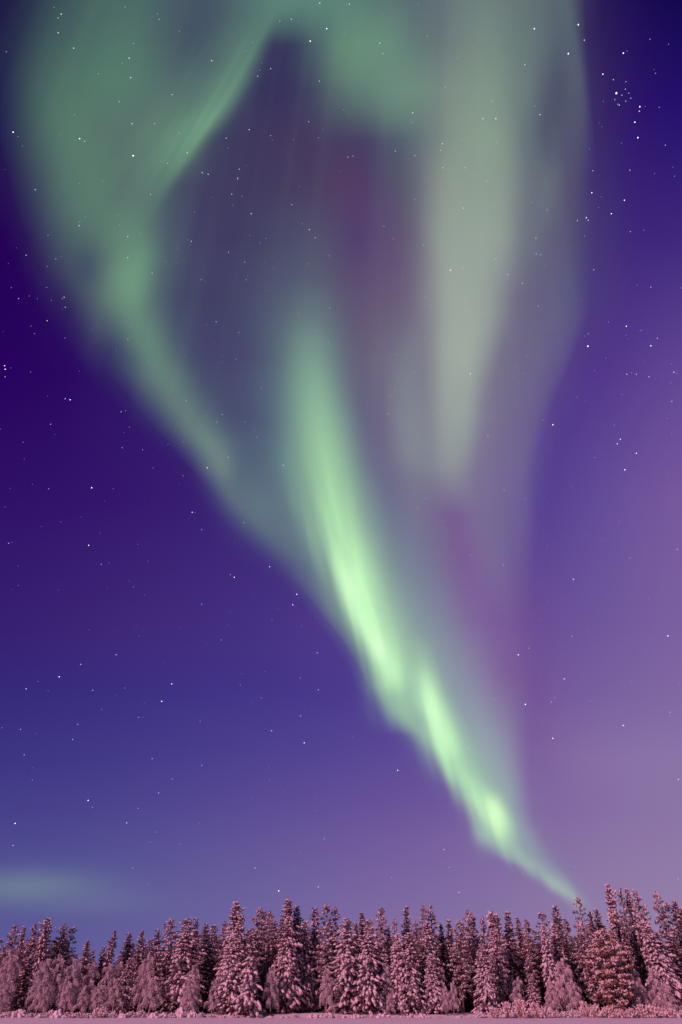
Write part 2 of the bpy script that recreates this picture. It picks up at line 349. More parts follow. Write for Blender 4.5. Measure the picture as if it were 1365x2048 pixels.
M_SNOW = material('tree_snow', (0.80, 0.80, 0.84), 0.8, 0.10, 1.5)
M_FROST = material('hoar_frost', (0.76, 0.74, 0.78), 0.9, 0.10, 1.2, (0.50, 0.47, 0.50))
M_WARMLIT = material('warm_lit_frost', (0.84, 0.72, 0.62), 0.9, 0.10, 1.2, (0.56, 0.42, 0.34))  # shrub frost tinted straw: warm local light painted into its colour
M_NEEDLE = material('spruce_needles', (0.10, 0.055, 0.05), 0.8, 0.2, 1.5)
M_SNEEDLE = material('rimed_spruce_needles', (0.20, 0.10, 0.12), 0.85, 0.15, 1.3, (0.08, 0.04, 0.045))
M_FNEEDLE = material('frosted_needles', (0.46, 0.42, 0.44), 0.9, 0.15, 1.1, (0.13, 0.10, 0.09))
M_RUST = material('rusty_needles', (0.46, 0.27, 0.14), 0.85, 0.15, 1.4, (0.12, 0.065, 0.04))
M_BARK = material('bark', (0.16, 0.11, 0.09), 0.95, 0.2, 6)
M_BIRCH = material('birch_bark', (0.50, 0.46, 0.45), 0.9, 0.1, 4, (0.2, 0.17, 0.16))

class Geo:
    """collects small solids into one mesh"""
    def __init__(self): self.v = []; self.f = []; self.n = 0; self.mi = []
    def add(self, verts, faces, mat=0):
        verts = np.asarray(verts, float); self.v.append(verts)
        self.f.append(np.asarray(faces) + self.n); self.n += len(verts); self.mi.append(np.full(len(faces), mat))
    def mesh(self, name, mats, smooth_=True):
        me = bpy.data.meshes.new(name)
        V = np.concatenate(self.v).astype(np.float32)
        loops = np.concatenate([f.ravel() for f in self.f]).astype(np.int32)
        sizes = np.concatenate([np.full(len(f), f.shape[1]) for f in self.f]).astype(np.int32)
        starts = np.concatenate([[0], np.cumsum(sizes)[:-1]]).astype(np.int32)
        me.vertices.add(len(V)); me.vertices.foreach_set('co', V.ravel())
        me.loops.add(len(loops)); me.loops.foreach_set('vertex_index', loops)
        me.polygons.add(len(sizes)); me.polygons.foreach_set('loop_start', starts); me.polygons.foreach_set('loop_total', sizes)
        me.polygons.foreach_set('material_index', np.concatenate(self.mi).astype(np.int32))
        if smooth_: me.polygons.foreach_set('use_smooth', np.ones(len(sizes), bool))
        for m in (mats if isinstance(mats, (list, tuple)) else [mats]): me.materials.append(m)
        me.update(); me.validate()
        return me

def ico(sub):
    bm = bmesh.new(); bmesh.ops.create_icosphere(bm, subdivisions=sub, radius=1)
    v = np.array([p.co[:] for p in bm.verts]); f = np.array([[q.index for q in p.verts] for p in bm.faces]); bm.free()
    return v, f
ICO1 = ico(1); ICO2 = ico(2)

def basis(d):
    d = np.asarray(d, float); d /= np.linalg.norm(d) + 1e-9
    a = np.cross(d, [0, 0, 1.0]); na = np.linalg.norm(a)
    a = np.array([1.0, 0, 0]) if na < 1e-3 else a/na
    return d, a, np.cross(a, d)

def lump(g, rng, p, d, ln, wd, th, base=ICO1, rough=0.22, mat=0):
    """a pillow of snow lying along direction d"""
    V, F = base
    d, a, u = basis(d)
    k = 1 + rng.normal(0, rough, (len(V), 1))
    q = V*k
    g.add(p + q[:, :1]*ln*d + q[:, 1:2]*wd*a + q[:, 2:3]*th*u, F, mat)

def spikes(g, rng, P, D, ln, wd, mat=0):
    """thin three sided slivers starting at P along D (arrays)"""
    n = len(P); D = D/(np.linalg.norm(D, axis=1, keepdims=True)+1e-9)
    A = np.cross(D, rng.normal(size=(n, 3))); A /= np.linalg.norm(A, axis=1, keepdims=True)+1e-9
    ln = np.broadcast_to(np.asarray(ln, float), (n,))[:, None]; wd = np.broadcast_to(np.asarray(wd, float), (n,))[:, None]
    a = P + A*wd*0.5; b = P - A*wd*0.5; c = P + D*ln
    V = np.stack([a, b, c], 1).reshape(-1, 3)
    g.add(V, np.arange(n*3).reshape(-1, 3), mat)

def limb(g, pts, radii, sides=6, mat=0):
    pts = [np.asarray(p, float) for p in pts]; rings = []
    for i, p in enumerate(pts):
        d = pts[min(i+1, len(pts)-1)] - pts[max(i-1, 0)]
        d, a, u = basis(d)
        if abs(d[2]) > 0.95: a = np.array([1.0, 0, 0]); u = np.cross(d, a)
        t = np.arange(sides)/sides*2*math.pi
        rings.append(p + radii[i]*(np.cos(t)[:, None]*a + np.sin(t)[:, None]*u))
    V = np.concatenate(rings); F = []
    for i in range(len(pts)-1):
        for k in range(sides):
            F.append([i*sides+k, i*sides+(k+1) % sides, (i+1)*sides+(k+1) % sides, (i+1)*sides+k])
    g.add(V, np.array(F), mat)

def trunk_mesh(rng, H, r0, mat, bend=0.15, top=0.98, name='trunk'):
    g = Geo(); n = 9; off = np.zeros(3); pts = []; rad_ = []
    for i in range(n):
        t = i/(n-1)
        pts.append(np.array([math.sin(t*3+bend*9)*bend*t, math.cos(t*2.3)*bend*t - bend*0.0, H*top*t - (0.3 if i == 0 else 0)]))
        rad_.append(r0*(1-t)**0.85 + 0.02 + (0.06 if i == 0 else 0))
    limb(g, pts, rad_, 8)
    return g.mesh(name, mat), pts

def at_h(pts, z):
    for a, b in zip(pts[:-1], pts[1:]):
        if a[2] <= z <= b[2]: return a + (b-a)*(z-a[2])/(b[2]-a[2])
    return pts[-1].copy()

# ------------------------------------------------------------------ prototypes (meshes at real size)
def spruce_proto(seed, H=15, R=2.0, z0=0.08, snow=1.0, prof=0.62, step=0.42, frost=0.3, ragged=0.27, needle=M_SNEEDLE, top_snow=1.0):
    rng = np.random.default_rng(seed)
    tm, pts = trunk_mesh(rng, H, 0.017*H*0.6+0.03, M_BARK, rng.uniform(.02, .18))
    gn, gs = Geo(), Geo()
    z = z0*H; az = rng.uniform(0, 6.3); side = rng.normal(0, ragged, 12)
    while z < H*0.985:
        t = (z - z0*H)/(H*(1-z0))
        nb = 8 if t < 0.6 else (6 if t < 0.85 else 4)
        lvl = 1 + rng.normal(0, ragged*0.5)
        for k in range(nb):
            az += 2*math.pi/nb + rng.normal(0, .25)
            L = 1.42*R*((1-t)**prof*0.95 + 0.05)*lvl*(1+rng.normal(0, ragged*0.7))*(1+side[int((az % 6.283)/6.284*12)]*.6)
            if t < 0.12: L *= 0.55 + t*3.7
            L = max(L, .14)
            droop = -0.55 + 1.1*t**3 + rng.normal(0, .12)
            sag = 0.35*(1-t)
            c = at_h(pts, z)
            hd = np.array([math.cos(az), math.sin(az), 0]); sd = np.array([-math.sin(az), math.cos(az), 0])
            def pt(s, q=0.0): return c + hd*L*s + sd*q*L + np.array([0, 0, (droop*s - sag*s*s*0.6 + 0.12*s**3)*L])
            limb(gn, [pt(0), pt(.5), pt(1)], [.035, .022, .008], 3)
            # needle sprays under the branch
            m = int(15*L) + 5
            s = rng.uniform(.12, 1.03, m); q = rng.uniform(-.32, .32, m)*(1.1 - 0.5*s)
            P = np.array([pt(a, b) for a, b in zip(s, q)])
            D = hd*rng.uniform(.2, .9, (m, 1)) + sd*(q*3)[:, None] + np.array([0, 0, 1.0])*rng.uniform(-1.0, -.1, (m, 1))
            spikes(gn, rng, P, D, rng.uniform(.25, .55, m)*(0.6+0.4*(1-t)), rng.uniform(.10, .20, m))
            # snow pillows on it, with fingers either side
            kk = max(1, int(L/0.38*snow + rng.uniform(0, .9)))
            for j in range(kk):
                if rng.random() > (0.72*snow + 0.12)*min(1, .3 + t*2.6): continue
                s_ = (j + rng.uniform(.35, 1.05))/kk
                if s_ < .18: continue
                q_ = rng.uniform(-.24, .24)*(1.15-.6*s_)
                p = pt(s_, q_) + np.array([0, 0, rng.uniform(.02, .10)])
                d = hd + sd*q_*2.4 + np.array([0, 0, droop - sag*s_ - rng.uniform(.05, .55)])
                sz = rng.uniform(.15, .40)*(0.62 + 0.38*(1-t))*(0.85+0.15*snow)
                lump(gs, rng, p, d, sz*rng.uniform(1.2, 2.0), sz*rng.uniform(.7, 1.1), sz*rng.uniform(.5, .8))
            m = int(14*L*frost) + 2      # rime on the outer twigs
            s = rng.uniform(.5, 1.05, m); q = rng.uniform(-.32, .32, m)
            P = np.array([pt(a, b) for a, b in zip(s, q)]) + rng.normal(0, .05, (m, 3))
            spikes(gs, rng, P, hd*.8 + rng.normal(0, .5, (m, 3)), rng.uniform(.15, .35, m), rng.uniform(.05, .12, m))
        z += step*(1.0 - 0.45*t)*rng.uniform(.8, 1.2)
    tip = pts[-1]
    for k in range(3): lump(gs, rng, tip - np.array([0, 0, .22*k*1.0]), [0.1, 0, 1], .18*top_snow, .07, .07)
    return dict(kind='spruce_tree', H=H, trunk=tm, crown=gn.mesh('crown', needle, False), snow=gs.mesh('snow', M_SNOW))

def pine_proto(seed, H=16, R=2.3, z0=0.2, snow=.8, needle=M_FNEEDLE, round_=0.55, fullness=1.0, needle_len=.42):
    rng = np.random.default_rng(seed)
    tm, pts = trunk_mesh(rng, H, 0.17, M_BARK, rng.uniform(.05, .3), top=.97)
    gn, gs = Geo(), Geo()
    R *= 1.25; z0 *= .45; nlimb = int(58*fullness); az = rng.uniform(0, 6.3)
    def clump(p, r, up):
        m = int(85*r/.5)
        D = rng.normal(size=(m, 3)); D[:, 2] = D[:, 2]*.7 + .35
        spikes(gn, rng, p + D/np.linalg.norm(D, axis=1, keepdims=True)*rng.uniform(0, r*.55, (m, 1)), D, rng.uniform(.5, 1, m)*r*.8, rng.uniform(.05, .11, m))
        for j in range(rng.poisson(4.2*snow*r/.5)):
            q = rng.normal(0, r*.45, 3); q[2] = abs(q[2])*.7
            o = up*.7 + rng.normal(0, .4, 3); o[2] -= .25
            sz = rng.uniform(.08, .19)
            lump(gs, rng, p + q, o, sz*1.6, sz, sz*.65)
    for i in range(nlimb):
        t = (i + rng.uniform(0, .8))/nlimb
        z = H*(z0 + (1-z0)*t*.97); az += 2.4 + rng.normal(0, .3)
        pr = (math.sin(min(1, (t+.12)*1.25)*math.pi/2))*(1-t**2.2)**round_ if t < 1 else .1
        L = R*max(.16, pr)*rng.uniform(.65, 1.12)
        rise = -.1 + .75*t + rng.normal(0, .15)
        c = at_h(pts, z); hd = np.array([math.cos(az), math.sin(az), 0]); sd = np.array([-math.sin(az), math.cos(az), 0])
        pt = lambda s: c + hd*L*s + np.array([0, 0, (rise*s - .15*s*s)*L])
        limb(gn, [pt(0), pt(.5), pt(.95)], [.06*(1-t)+.02, .035, .015], 4)
        kk = max(2, int(L/.42*fullness))
        for j in range(kk):
            s = .25 + .8*(j+.5)/kk
            q = rng.normal(0, .24)*L*s
            clump(pt(s) + sd*q + rng.normal(0, .08, 3), rng.uniform(.36, .62)*(1-.25*t), hd + sd*q*.5)
    for k in range(3): clump(pts[-1] - np.array([0, 0, .3*k]), .28+.06*k, np.array([0, 0, 1.0]))
    return dict(kind='pine_tree', H=H, trunk=tm, crown=gn.mesh('crown', needle, False), snow=gs.mesh('snow', M_SNOW))

def birch_proto(seed, H=10, R=1.8, n=16, strands=34, lean=0.0):
    rng = np.random.default_rng(seed); R *= 1.12; n = int(n*1.25); strands = int(strands*1.5)
    tm, pts = trunk_mesh(rng, H, 0.10, M_BIRCH, .1+lean, top=.93)
    g = Geo(); gs = Geo(); az = rng.uniform(0, 6)
    for i in range(n):
        t = (i+rng.uniform(0, .8))/n; z = H*(.22 + .74*t); az += 2.4
        L = R*(1-t**2.0)**.55*rng.uniform(.7, 1.1) + .25
        c = at_h(pts, z); hd = np.array([math.cos(az), math.sin(az), 0]); sd = np.array([-math.sin(az), math.cos(az), 0])
        pt = lambda s: c + hd*L*s**.8 + np.array([0, 0, L*(1.0*s - 1.15*s*s)])
        limb(g, [pt(0), pt(.35), pt(.7), pt(1)], [.03, .02, .012, .008], 4)
        ns = int(strands*(.5 + L/R*.7))
        for j in range(ns):
            s = rng.uniform(.12, 1.0)
            a = pt(s) + sd*rng.normal(0, .15)*L*s + rng.normal(0, .05, 3)
            ln = rng.uniform(.5, 1.7)*(.5+.5*(1-t))*H/10; out = (hd*rng.uniform(.05, .4) + sd*rng.normal(0, .16))*ln*.6
            w = rng.uniform(.03, .075)
            P = [a, a + out*.5 + [0, 0, .02*ln], a + out*.85 - [0, 0, ln*.35], a + out - [0, 0, ln*.95]]
            P = [p + rng.normal(0, .03, 3) for p in P]
            nrm = rng.normal(size=3); nrm[2] *= .2; nrm /= np.linalg.norm(nrm)
            V = []
            for k, p in enumerate(P): wk = w*(1-.25*k); V += [p + nrm*wk*.5, p - nrm*wk*.5]
            g.add(V, [[0, 1, 3, 2], [2, 3, 5, 4], [4, 5, 7, 6]])
            m = 5
            base = np.array([P[k % 4] for k in range(m)]) + rng.normal(0, .06, (m, 3))
            spikes(g, rng, base, rng.normal(size=(m, 3))*[.6, .6, 1] - [0, 0, .6], rng.uniform(.1, .28, m), .05)
        for j in range(rng.poisson(3)):
            s = rng.uniform(.3, 1.0); sz = rng.uniform(.08, .16)
            lump(g, rng, pt(s) + rng.normal(0, .1, 3), hd - [0, 0, .6], sz*1.8, sz, sz*.6)
    return dict(kind='birch_tree', H=H, trunk=tm, crown=g.mesh('crown', M_FROST, False), snow=None)

def shrub_proto(seed, H=1.2, R=1.2, twigs=60, capped=1.0, mat=None):
    rng = np.random.default_rng(seed); g = Geo(); gs = Geo()
    for i in range(twigs):
        az = rng.uniform(0, 6.283); el = rng.uniform(.25, 1.5); L = H*rng.uniform(.6, 1.05)
        hd = np.array([math.cos(az), math.sin(az), 0])
        r = R*math.cos(el); b = hd*rng.uniform(0, R*.35)
        p1 = b + hd*r*.5 + np.array([0, 0, L*math.sin(el)*.65]); p2 = b + hd*r*.95 + np.array([0, 0, L*math.sin(el)*.95 - .08*r])
        limb(g, [b - [0, 0, .15], p1, p2], [.02, .014, .006], 3)
        m = 9; s = rng.uniform(0, 1, (m, 1)); P = p1 + (p2-p1)*s + rng.normal(0, .04, (m, 3))
        spikes(g, rng, P, hd*.5 + rng.normal(0, .6, (m, 3)) + [0, 0, .5], rng.uniform(.1, .3, m), rng.uniform(.04, .09, m))
        for j in range(rng.poisson(1.6*capped)):
            s_ = rng.uniform(.2, 1.0); sz = rng.uniform(.07, .17)
            lump(gs, rng, p1 + (p2-p1)*s_ + rng.normal(0, .05, 3), hd + [0, 0, rng.uniform(-.3, 1.2)], sz*1.5, sz, sz*.8)
    return dict(kind='frosted_shrub', H=H, trunk=None, crown=g.mesh('twigs', mat or M_FROST, False), snow=gs.mesh('snow', M_SNOW))

def mound_proto(seed, R=1.2, H=.8):
    """a shrub buried in snow: pillows heaped over it, twigs poking out"""
    rng = np.random.default_rng(seed); g = Geo(); gs = Geo()
    for i in range(26):
        a = rng.uniform(0, 6.283); r = R*math.sqrt(rng.random()); h = H*(1-(r/R)**2)*rng.uniform(.6, 1.1)
        sz = rng.uniform(.16, .34)
        lump(gs, rng, np.array([math.cos(a)*r, math.sin(a)*r, h*.75]), [math.cos(a), math.sin(a), .3], sz*1.2, sz, sz*.8, ICO2, .06)
    m = 90; a = rng.uniform(0, 6.283, m); r = R*np.sqrt(rng.random(m))*1.05
    P = np.stack([np.cos(a)*r, np.sin(a)*r, H*(1-(r/R)**2)*.7 + .05], 1)
    spikes(g, rng, P, np.stack([np.cos(a), np.sin(a), rng.uniform(.3, 1.5, m)], 1), rng.uniform(.15, .4, m), .05)
    return dict(kind='frosted_shrub', H=H, trunk=None, crown=g.mesh('twigs', M_FROST, False), snow=gs.mesh('snow', M_SNOW))

PROTO = {
 's1': spruce_proto(1, 15, 1.9), 's2': spruce_proto(2, 15, 2.1, ragged=.3), 's3': spruce_proto(3, 15, 1.7, snow=.8),
 's4': spruce_proto(4, 15, 2.3, snow=1.0, prof=.7, step=.5, ragged=.3), 's5': spruce_proto(5, 15, 1.9, snow=1.15, step=.5),
 'd1': spruce_proto(6, 16, 1.9, snow=.5, frost=.5, needle=M_NEEDLE), 'd2': spruce_proto(7, 16, 1.6, snow=.42, frost=.6, ragged=.3, needle=M_NEEDLE),
 't1': spruce_proto(8, 14, 1.0, snow=.55, prof=.6, ragged=.3, step=.36), 't2': spruce_proto(9, 14, .85, snow=.35, prof=.55, ragged=.35),
 'w1': spruce_proto(10, 13, 2.7, snow=1.1, prof=.75, step=.55, ragged=.25),
 'm1': spruce_proto(11, 7, 1.25, z0=.16, snow=1.1, step=.42),
 'p1': pine_proto(21, 16, 2.0, .30), 'p2': pine_proto(22, 16, 1.7, .35, snow=.6, round_=.7), 'p3': pine_proto(23, 16, 2.3, .3, snow=1.1),
 'p4': pine_proto(24, 16, 1.8, .45, snow=.35, fullness=.75),
 'r1': pine_proto(25, 11.5, 3.3, .14, snow=1.35, needle=M_RUST, round_=.5, fullness=1.5),
 'b1': birch_proto(31, 9, 1.8), 'b2': birch_proto(32, 9, 2.1, 18, 38), 'b3': birch_proto(33, 6, 1.5, 12, 40), 'b4': birch_proto(34, 9, 1.4, 14, 34, .3),
 'h1': shrub_proto(41), 'h2': shrub_proto(42, 1.6, 1.3, 80, 1.0, M_WARMLIT), 'h3': shrub_proto(43, .9, 1.1, 50, .8), 'h4': shrub_proto(44, 2.2, 1.5, 120, .9, M_WARMLIT),
 'u1': mound_proto(51), 'u2': mound_proto(52, 1.5, 1.0), 'u3': mound_proto(53, 1.0, .9),
}

def on_plane(px, py, D):
    """point at depth D metres in front of the camera, seen at a photo position"""
    d = look_dir(px, py); k = D/d.y
    return d.x*k, CAM_H + d.z*k

rp = random.Random(5)
def place(proto, px, tip, D, label, wide=1.0, group=None, name=None, cat=None, z=None, lean=None):
    """copies a thing and its parts, its tip where the photo shows it"""
    pr = PROTO[proto]
    x, h = on_plane(px, tip, D)
    gz = ground_z(x, D) if z is None else z
    H = max(.3, h - gz); s = H/pr['H']
    root = bpy.data.objects.new(name or pr['kind'], None); COL.objects.link(root)
    root.empty_display_size = .5
    root.location = (x, D, gz)
    root.rotation_euler = (rp.uniform(-.012, .012), (lean if lean is not None else rp.uniform(-.02, .02)), 0)
    if lean: root.location.x = x - math.sin(lean)*H
    sw = s**.6*wide*(1.17 if proto[0] in 'sdtmp' else .95) if proto[0] not in 'hu' else s**.5*wide
    spin = Matrix.Rotation(rp.uniform(0, 6.283), 4, 'Z')
    sc = Matrix.Diagonal((sw, sw, s, 1))
    parts = {}
    for key, nm in (('trunk', 'trunk'), ('crown', 'crown'), ('snow', 'snow')):
        me = pr[key]
        if me is None: continue
        o = bpy.data.objects.new('snow_load' if nm == 'snow' else nm, me); COL.objects.link(o); parts[key] = o  # the snow part holds only snow pillows and rime, no foliage
        if key == 'snow': o.parent = parts['crown']
        else: o.parent = root; o.matrix_local = sc @ spin
    tag(root, label, cat or pr['kind'].replace('_', ' ').replace('frosted ', ''), group)
    return root

# ------------------------------------------------------------------ ground
def ground_z(x, y):
    r = 0.0
    if y > 138.0:
        r = min(1, (y-138.0)/6.0); r = r*r*(3-2*r)*0.55 + max(0, y-144)*0.012
    return r + 0.05*math.sin(x*.31+y*.13)*math.sin(x*.11-y*.27)*(1 if y > 100 else .3)

def snow_ground():
    xs = sorted(set([-6000, -2500, -1000, -500, -300, -200, 6000, 2500, 1000, 500, 300, 200] + [i*1.5 for i in range(-90, 91)]))
    ys = sorted(set([-3000, -1000, -300, -100, 0, 40, 60, 250, 400, 800, 2000, 8000] + [70+i*1.5 for i in range(0, 90)]))
    V = [(x, y, ground_z(x, y) if y < 205 else ground_z(x, 205)) for y in ys for x in xs]
    n = len(xs)
    F = [[j*n+i, j*n+i+1, (j+1)*n+i+1, (j+1)*n+i] for j in range(len(ys)-1) for i in range(n-1)]
    g = Geo(); g.add(V, F)
    m = bpy.data.materials.new('snow_field'); m.use_nodes = True; nt = m.node_tree; bs = nt.nodes['Principled BSDF']
    bs.inputs['Roughness'].default_value = .7
    t = nt.nodes.new('ShaderNodeTexCoord'); mp = nt.nodes.new('ShaderNodeMapping'); mp.inputs['Scale'].default_value = (.05, .16, .1)
    nt.links.new(t.outputs['Object'], mp.inputs[0])
    n1 = nt.nodes.new('ShaderNodeTexNoise'); n1.inputs['Scale'].default_value = 1.0; n1.inputs['Detail'].default_value = 8; n1.inputs['Roughness'].default_value = .6
    nt.links.new(mp.outputs[0], n1.inputs['Vector'])
    r = nt.nodes.new('ShaderNodeValToRGB'); r.color_ramp.elements[0].color = (.74, .80, .84, 1); r.color_ramp.elements[1].color = (.80, .87, .90, 1)
    nt.links.new(n1.outputs[0], r.inputs[0]); nt.links.new(r.outputs[0], bs.inputs['Base Color'])
    b = nt.nodes.new('ShaderNodeBump'); b.inputs['Strength'].default_value = .3; b.inputs['Distance'].default_value = .15
    nt.links.new(n1.outputs[0], b.inputs['Height']); nt.links.new(b.outputs[0], bs.inputs['Normal'])
    o = bpy.data.objects.new('snow_ground', g.mesh('snow_ground', m)); COL.objects.link(o); tag(o, kind='structure')
snow_ground()

# ------------------------------------------------------------------ trees: (form, photo x, photo y of the tip, metres away, width, lean, label)
G_FRONT = 'snow-laden trees along the shore'; G_BACK = 'taller trees behind the front row'
G_BIRCH = 'frosted birches in front of the conifers'
TREES = [
 # left end
 ('p4',3,1873,150,.9,0,'dark frosted pine cut off by the left edge of the picture'),
 ('p1',36,1848,148,.9,0,'pointed frosted pine, first tall crown from the left edge'),
 ('t1',51,1852,153,.7,0,'thin pointed spruce top just right of the leftmost tall pine'),
 ('p2',70,1848,152,.8,0,'narrow dark pine left of the highest pointed crown at the left end'),
 ('t1',68,1876,144,1.0,.0,'slim snowy spruce standing in front of the two tall left pines'),
 ('s1',99,1836,149,.75,0,'highest pointed crown at the left end of the wood'),
 ('p1',129,1847,152,.85,0,'left stem of the round-topped twin pines at the left end'),
 ('p4',148,1849,153,.9,.05,'right stem of the round-topped twin pines, its dark top leaning right'),
 ('t2',56,1915,143,1.2,0,'dark thin spruce low between the left birches'),
 ('t2',178,1880,146,1.1,.0,'dark spire left of a much smaller one in the low gap at left'),
 ('t2',189,1897,149,.8,.1,'smallest crooked dark spire in the low gap of the skyline'),
 ('t2',209,1893,151,.9,.0,'short dark spire left of the tall leaning spire at left'),
 ('t1',232,1859,149,.8,.10,'tall thin snow-dotted spire leaning right above the low left birches'),
 ('d2',261,1866,152,.9,0,'dark spruce directly right of the tall leaning thin spire'),
 ('s3',262,1915,143,.9,.12,'snowy spruce leaning right among the left birches'),
 ('d1',287,1860,152,.6,0,'slim pointed spruce between two broader dark ones at left'),
 ('d2',318,1859,150,.8,0,'dark blunt spruce just left of the pinkish broad crowns'),
 ('p3',343,1836,150,.85,0,'broad pinkish crown, first of the high block left of centre'),
 ('s4',378,1836,147,1.0,0,'big snow-covered spruce, second of the high block left of centre'),
 ('d2',395,1836,156,.7,0,'thin pale spruce top behind the big snow-covered left spruce'),
 ('d1',413,1847,155,.8,0,'dark spruce filling the dip before the twin-topped tall one'),
 ('d2',428,1850,151,.9,0,'darkest blunt spruce in the dip left of the twin-topped tall one'),
 ('p2',451,1842,156,.8,0,'pale thin pine just left of the tallest spruce left of centre'),
 ('s1',473,1804,150,.75,0,'tallest spruce left of centre, its point well above its neighbours'),
 ('s3',484,1829,148,.8,.03,'lower spruce shoulder against the tallest spruce left of centre'),
 ('s5',468,1868,143,1.0,0,'snow-heavy spruce in front of the tallest one left of centre'),
 ('p3',518,1813,150,.75,0,'wide pointed crown with bright glints, left of centre'),
 ('d1',529,1822,154,.6,0,'dark narrow spruce squeezed between two wide crowns left of centre'),
 ('p2',542,1822,148,.9,0,'round snowy pine left of the tall dark spire'),
 ('s3',505,1868,144,.9,0,'small dark-sided spruce in front of the wide glinting crown'),
 ('t1',579,1798,151,1.15,.0,'tall dark spire, highest point of the middle of the wood'),
 ('d1',595,1811,153,.8,0,'dark spruce leaning on the right side of the tall dark spire'),
 ('s2',578,1834,145,.9,0,'snow-laden drooping spruce in front of the tall dark spire'),
 ('s1',612,1842,148,.8,0,'snowy spruce at the left foot of the highest middle crowns'),
 ('s3',631,1816,150,.7,0,'pointed snowy spruce left of the crooked dark pine top'),
 ('p4',655,1804,153,.85,-.02,'crooked dark pine top rising behind the snowy middle spruces'),
 ('p4',673,1811,155,.8,.05,'thin ragged pine top right of the crooked dark one'),
 ('p3',655,1842,146,.95,0,'broad snow-covered pine in front of the crooked dark pine'),
 ('s5',696,1837,144,1.0,.03,'snow-laden conical spruce standing alone right of the broad middle pine'),
 ('t2',725,1824,153,1.0,0,'thin dark spire right of the free-standing conical snowy spruce'),
 ('d2',713,1845,155,.7,0,'low dark spruce left of the thin dark spire in the middle'),
 ('s4',740,1838,143,.85,.04,'largest snow-pillowed spruce in the front row right of centre'),
 ('p1',760,1814,151,.8,0,'full pine crown above the largest snow-pillowed spruce'),
 ('d2',777,1850,155,.7,0,'small dark spruce in the dip right of the full middle pine'),
 ('p2',790,1838,151,.7,0,'thin pale-topped pine left of the slender dark spruce'),
 ('d2',811,1812,153,.7,0,'slender dark spruce, sharp point alone right of centre'),
 ('s5',795,1868,144,.85,.03,'snowy spruce below the thin pale-topped pine'),
 ('s1',820,1866,143,.9,.04,'conical snowy spruce below the slender dark sharp point'),
 ('p4',832,1839,151,.7,0,'low rough pine left of the twin high tops right of centre'),
 ('p2',847,1811,150,.75,0,'left one of the twin high tops right of centre'),
 ('p1',859,1809,152,.75,0,'right one of the twin high tops right of centre'),
 ('s4',853,1842,146,.8,.02,'snow-draped spruce in front of the twin high tops'),
 ('d2',883,1848,155,.7,0,'lowest dark thin spruce right of the twin high tops'),
 ('d2',896,1839,153,.7,0,'dark thin spruce left of the broad snowy pair right of centre'),
 ('s5',863,1909,143,.8,.03,'smaller pale snowy spruce low below the twin high tops'),
 ('p3',917,1838,147,.85,.03,'broad snow-clotted crown below the round dark pine pair'),
 ('p1',935,1820,152,.8,0,'round-headed dark pine behind the broad snow-clotted crown'),
 ('p2',946,1827,154,.7,.03,'dark pine shoulder right of the round-headed dark pine'),
 ('p2',965,1834,151,.75,0,'short pine left of the two close pointed tops'),
 ('s3',981,1823,150,.7,0,'left of the two close pointed tops in the right half'),
 ('s1',993,1828,151,.7,0,'right of the two close pointed tops in the right half'),
 ('p3',990,1856,146,.85,.03,'wide snowy pine below the two close pointed tops'),
 ('s5',965,1891,142,.75,.04,'sharp little snowy spruce in the front row of the right half'),
 ('d2',1013,1823,153,.8,0,'blue-dark spruce right of the two close pointed tops'),
 ('t2',1036,1834,153,.9,0,'thin knobbly spire in the dip of the right half'),
 ('p2',1052,1839,149,.85,0,'snow-tufted pine right of the thin knobbly spire'),
 ('p4',1082,1821,152,.9,0,'dark rounded pine left of the dark sharp cone'),
 ('s5',1086,1850,144,.6,-.04,'tall narrow snowy spruce below the dark rounded pine'),
 ('d1',1109,1811,153,.75,0,'dark sharp cone, plainest silhouette left of the warm rusty pine'),
 ('s3',1106,1847,147,.6,.0,'narrow snowy spruce in front of the dark sharp cone'),
 ('p2',1131,1838,150,.8,0,'reddish pine between the dark sharp cone and the ragged tall top'),
 ('s3',1060,1948,142,.7,-.05,'pale slim small spruce behind the largest shore bush'),
 # right end
 ('p4',1156,1790,149,.75,0,'ragged tall top right under the foot of the aurora'),
 ('p1',1182,1822,152,.7,0,'soft round pine right of the ragged tall top'),
 ('d2',1194,1818,153,.7,0,'small dark point just right of the soft round pine'),
 ('p1',1160,1845,144,.85,0,'bright snowy pine beneath the ragged tall top'),
 ('s1',1215,1769,150,.55,0,'highest crown of the whole wood, leftmost of the tall right group'),
 ('p2',1239,1776,151,.6,0,'second crown of the tall right group, rounder than its left neighbour'),
 ('t1',1254,1776,153,.75,0,'thin point squeezed in the middle of the tall right group'),
 ('p3',1267,1777,149,.65,-.05,'wide right-hand crown of the tall right group'),
 ('s3',1221,1826,147,.5,0,'narrow lower spruce under the highest crown'),
 ('d2',1243,1836,147,.5,0,'small dark spruce under the middle of the tall right group'),
 ('d1',1285,1838,154,.8,0,'dark spruce in the dip right of the tall right group'),
 ('p1',1314,1782,150,.75,0,'leaning high pine between the tall group and the right edge'),
 ('p4',1334,1801,152,.7,0,'ragged pine shoulder right of the leaning high pine'),
 ('d1',1349,1800,153,.8,0,'dark spruce near the right edge of the picture'),
 ('d1',1364,1815,151,.9,0,'dark spruce cut off by the right edge of the picture'),
 ('w1',1290,1843,143,1.0,-.10,'big leaning snow-draped spruce sweeping down to the right'),
 ('d1',1340,1870,147,1.3,-.05,'dark broad spruce in shade behind the big leaning snow-draped one'),
 ('s2',1312,1864,145,.8,-.04,'snowy spruce top poking out above the big leaning snow-draped one'),
 ('r1',1205,1862,140,1.0,-.02,'wide warm rusty pine heaped with thick snow, nearest big tree at right'),
]
